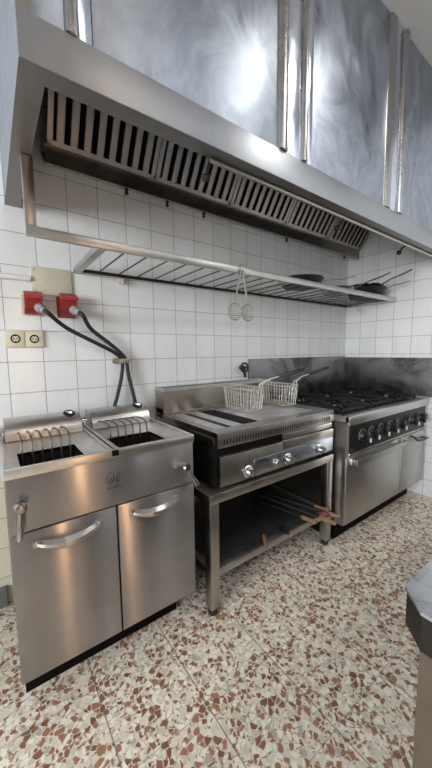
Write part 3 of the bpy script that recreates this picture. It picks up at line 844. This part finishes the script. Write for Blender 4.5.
def cee(x0, x1, z0, z1, label, backmat):
    t = thing('industrial_socket', label, 'socket', ((x0+x1)/2, -.03, z0))
    MB().box(x0, x1, -.012, -.0005, z0, z1, .003).build('back_plate', backmat, t)
    xc = (x0+x1)/2+.004; zc = (z0+z1)/2
    m = MB(); m.prism([(-.012, z0+.004), (-.012, z1-.004), (-.050, z1-.002), (-.072, z1-.022), (-.066, z0+.030), (-.040, z0+.008)], 0, x0+.010, x1-.002)
    m.build('housing', 'red', t)
    m = MB(); m.prism([(-.046, z1-.006), (-.036, z1+.010), (-.060, z1+.010), (-.096, z1-.014), (-.096, z1-.026), (-.070, z1-.018)], 0, x0+.008, x1)
    m.build('flap_lid', 'redlid', t)
cee(-.380, -.296, 1.412, 1.508, 'red industrial socket with flap lid, left of two, above the cream double socket', 'ivory')
cee(-.228, -.144, 1.408, 1.512, 'red industrial socket with flap lid, right of two, under the ivory plate', 'red')
def smooth_path(pts, n=8):
    P = [V(p) for p in pts]; P = [P[0]*2-P[1]]+P+[P[-1]*2-P[-2]]; out = []
    for i in range(1, len(P)-2):
        for k in range(n):
            t = k/n; a, b_, c, d = P[i-1:i+3]
            out.append(.5*((2*b_)+(c-a)*t+(2*a-5*b_+4*c-d)*t*t+(3*b_-a-3*c+d)*t**3))
    out.append(P[-2]); return out
def cable(px, pz, path, label):
    t = thing('power_cable', label, 'cable', (px, -.07, pz), 'black fryer cables')
    d = V((.45, -.75, -.45)).normalized()
    s0 = V((px+.004, -.068, pz))
    MB().lathe([(.021, .004), (.021, .016), (.0225, .018), (.0225, .030), (.016, .034), (.015, .044), (.011, .048), (0, .048)], s0, d, 20).build('plug', 'pale', t)
    MB().tube(smooth_path([s0+d*.05, s0+d*.075]+path), .0105, 10).build('flex', 'rubber', t)
cable(-.322, 1.448, [(-.20, -.065, 1.355), (-.06, -.045, 1.283), (.035, -.03, 1.235), (.083, -.030, 1.185), (.075, -.038, 1.10), (.045, -.05, 1.0), (.020, -.06, .93), (.008, -.068, .86), (.005, -.07, .79)], 'black power cable from the left red socket to behind the fryer')
cable(-.172, 1.448, [(-.085, -.07, 1.353), (.01, -.055, 1.280), (.075, -.045, 1.225), (.101, -.047, 1.182), (.112, -.046, 1.10), (.130, -.055, 1.0), (.142, -.06, .93), (.150, -.065, .86), (.150, -.068, .79)], 'black power cable from the right red socket to behind the fryer')
m = MB(); m.box(.070, .106, -.066, -.060, 1.170, 1.196, .002); m.box(.066, .072, -.062, -.0008, 1.172, 1.194, .001); m.box(.1155, .120, -.062, -.0008, 1.172, 1.194, .001); m.box(.070, .118, -.0615, -.058, 1.172, 1.194); m.lathe([(.016, 0), (.016, .012), (0, .014)], (.052, -.0008, 1.183), (0, -1, 0), 14)
tag(recenter(m.build('cable_clamp', 'bench')), 'small rusty metal clamp holding both black cables to the tiles', 'clamp')
# black tap beside the splash panel
vt = thing('gas_tap', 'small black tap with ring handle on the tiles behind the griddle', 'tap', (1.01, -.02, 1.03))
m = MB(); m.tube([(.986, -.002, 1.108), (.986, -.045, 1.108)], .016, 12); m.tube([(.990, -.03, 1.103), (.998, -.032, 1.066), (1.004, -.033, 1.036)], .010, 10); m.build('tap_body', 'plastic', vt)
m = MB(); m.tube(arc((.983, 1.110), .032, 0, 345, 24, 'xz', -.050), .008, 8, True); m.box(.956, 1.010, -.054, -.046, 1.105, 1.115); m.build('ring_handle', 'plastic', vt)

# ------------------------------------------------------------------ counter corner opposite
KZ = .85
ct = thing('work_counter', 'grey steel work counter with chamfered corner at the lower right edge of the photo', 'counter', (1.2, -1.9, 0))
ox0, oy1, ch = -.039, -1.557, .036
outl = [(ox0, oy1-ch), (ox0+ch, oy1), (2.2, oy1), (2.2, -2.25), (ox0, -2.25)]
m = MB(); m.prism(outl, 2, KZ-.004, KZ+.001); m.build('counter_top', 'counter', ct)
inn = [(ox0+.003, oy1-ch-.001), (ox0+ch+.001, oy1-.003), (2.197, oy1-.003), (2.197, -2.247), (ox0+.003, -2.247)]
m = MB(); m.prism(inn, 2, KZ-.062, KZ-.004); m.build('counter_edge', 'counter_side', ct)
m = MB(); m.box(ox0+.049, 2.18, -2.23, oy1-.020, 0.0, KZ-.062, .004); m.build('counter_body', 'counter_body', ct)

# ------------------------------------------------------------------ ceiling lamps (behind and above the viewer); the cool panels are added fill
def lamp(cx, cy, lx, ly, mat, label):
    t = thing('ceiling_lamp', label, 'lamp', (cx, cy, CZ-.06))
    MB().box(cx-lx/2-.02, cx+lx/2+.02, cy-ly/2-.02, cy+ly/2+.02, CZ-.035, CZ-.001, .003).build('housing', 'white', t)
    MB().box(cx-lx/2, cx+lx/2, cy-ly/2, cy+ly/2, CZ-.060, CZ-.035, .004).build('diffuser', mat, t)
lamp(1.12, -1.72, .30, .34, 'lamp_m', 'warm white ceiling lamp above the work counter')
lamp(-.16, -2.45, .10, .50, 'lamp_w', 'small warm ceiling lamp behind the viewer')
lamp(.30, -2.95, 1.2, .30, 'fill_c', 'added cool ceiling panel behind the work counter, unseen, brightening the floor')  # added out of view to brighten the floor
lamp(1.75, -2.95, .9, .60, 'fill_c', 'added cool ceiling panel nearest the side wall, unseen, brightening that wall')  # added out of view to brighten the right wall

wl = thing('added_streak_lamp', 'added tall warm light tube, unseen behind the viewer, making the streak on the fryer', 'lamp', (-.16, FY+.15, 0))  # made-up source, shaped to give the warm vertical streak on the fryer front
MB().lathe([(.13, 0), (.13, .015), (.03, .03), (.028, .05)], (-.16, FY+.15, 0), (0, 0, 1), 24).build('base', 'white', wl)
MB().tube([(-.16, FY+.15, .05), (-.16, FY+.15, 1.95)], .034, 16).build('streak_tube', 'streak_t', wl)
MB().lathe([(.028, 1.95), (.03, 1.97), (0, 1.98)], (-.16, FY+.15, 0), (0, 0, 1), 16).build('cap', 'white', wl)

# daylight through the window behind the viewer
L = bpy.data.lights.new('window_daylight', 'AREA'); L.shape = 'RECTANGLE'; L.size = WY1-WY0-.1; L.size_y = WZ1-WZ0-.1
L.energy = 225; L.color = (.93, .97, 1.0)
lo = bpy.data.objects.new('window_daylight', L); COL.objects.link(lo)
lo.location = (LX-.14, (WY0+WY1)/2, (WZ0+WZ1)/2); lo.rotation_euler = (PI/2, 0, -PI/2)

wd = bpy.data.worlds.new('sky'); SC.world = wd; wd.use_nodes = True
wn = wd.node_tree; bg = wn.nodes['Background']
sk = wn.nodes.new('ShaderNodeTexSky'); sk.sky_type = 'HOSEK_WILKIE'; sk.turbidity = 4
wn.links.new(sk.outputs[0], bg.inputs[0]); bg.inputs[1].default_value = 1.5

# ------------------------------------------------------------------ camera
cam = bpy.data.cameras.new('camera'); co = bpy.data.objects.new('camera', cam); COL.objects.link(co)
f = 308.25; yaw, pitch, roll = math.radians(36.0195), math.radians(-5.9866), math.radians(-.6984)
cam.sensor_fit = 'VERTICAL'; cam.sensor_height = 24; cam.lens = 24*f/768; cam.clip_start = .02
F = V((math.sin(yaw)*math.cos(pitch), math.cos(yaw)*math.cos(pitch), math.sin(pitch)))
r0 = V((math.cos(yaw), -math.sin(yaw), 0)); u0 = r0.cross(F)
r = r0*math.cos(roll)+u0*math.sin(roll); u = -r0*math.sin(roll)+u0*math.cos(roll)
co.matrix_world = Matrix(((r.x, u.x, -F.x, -.5143), (r.y, u.y, -F.y, -1.7513), (r.z, u.z, -F.z, 1.2282), (0, 0, 0, 1)))
SC.camera = co
SC.view_settings.view_transform = 'Standard'; SC.view_settings.look = 'None'
SC.view_settings.gamma = 1; SC.view_settings.use_curve_mapping = False
SC.view_settings.exposure = -0.1
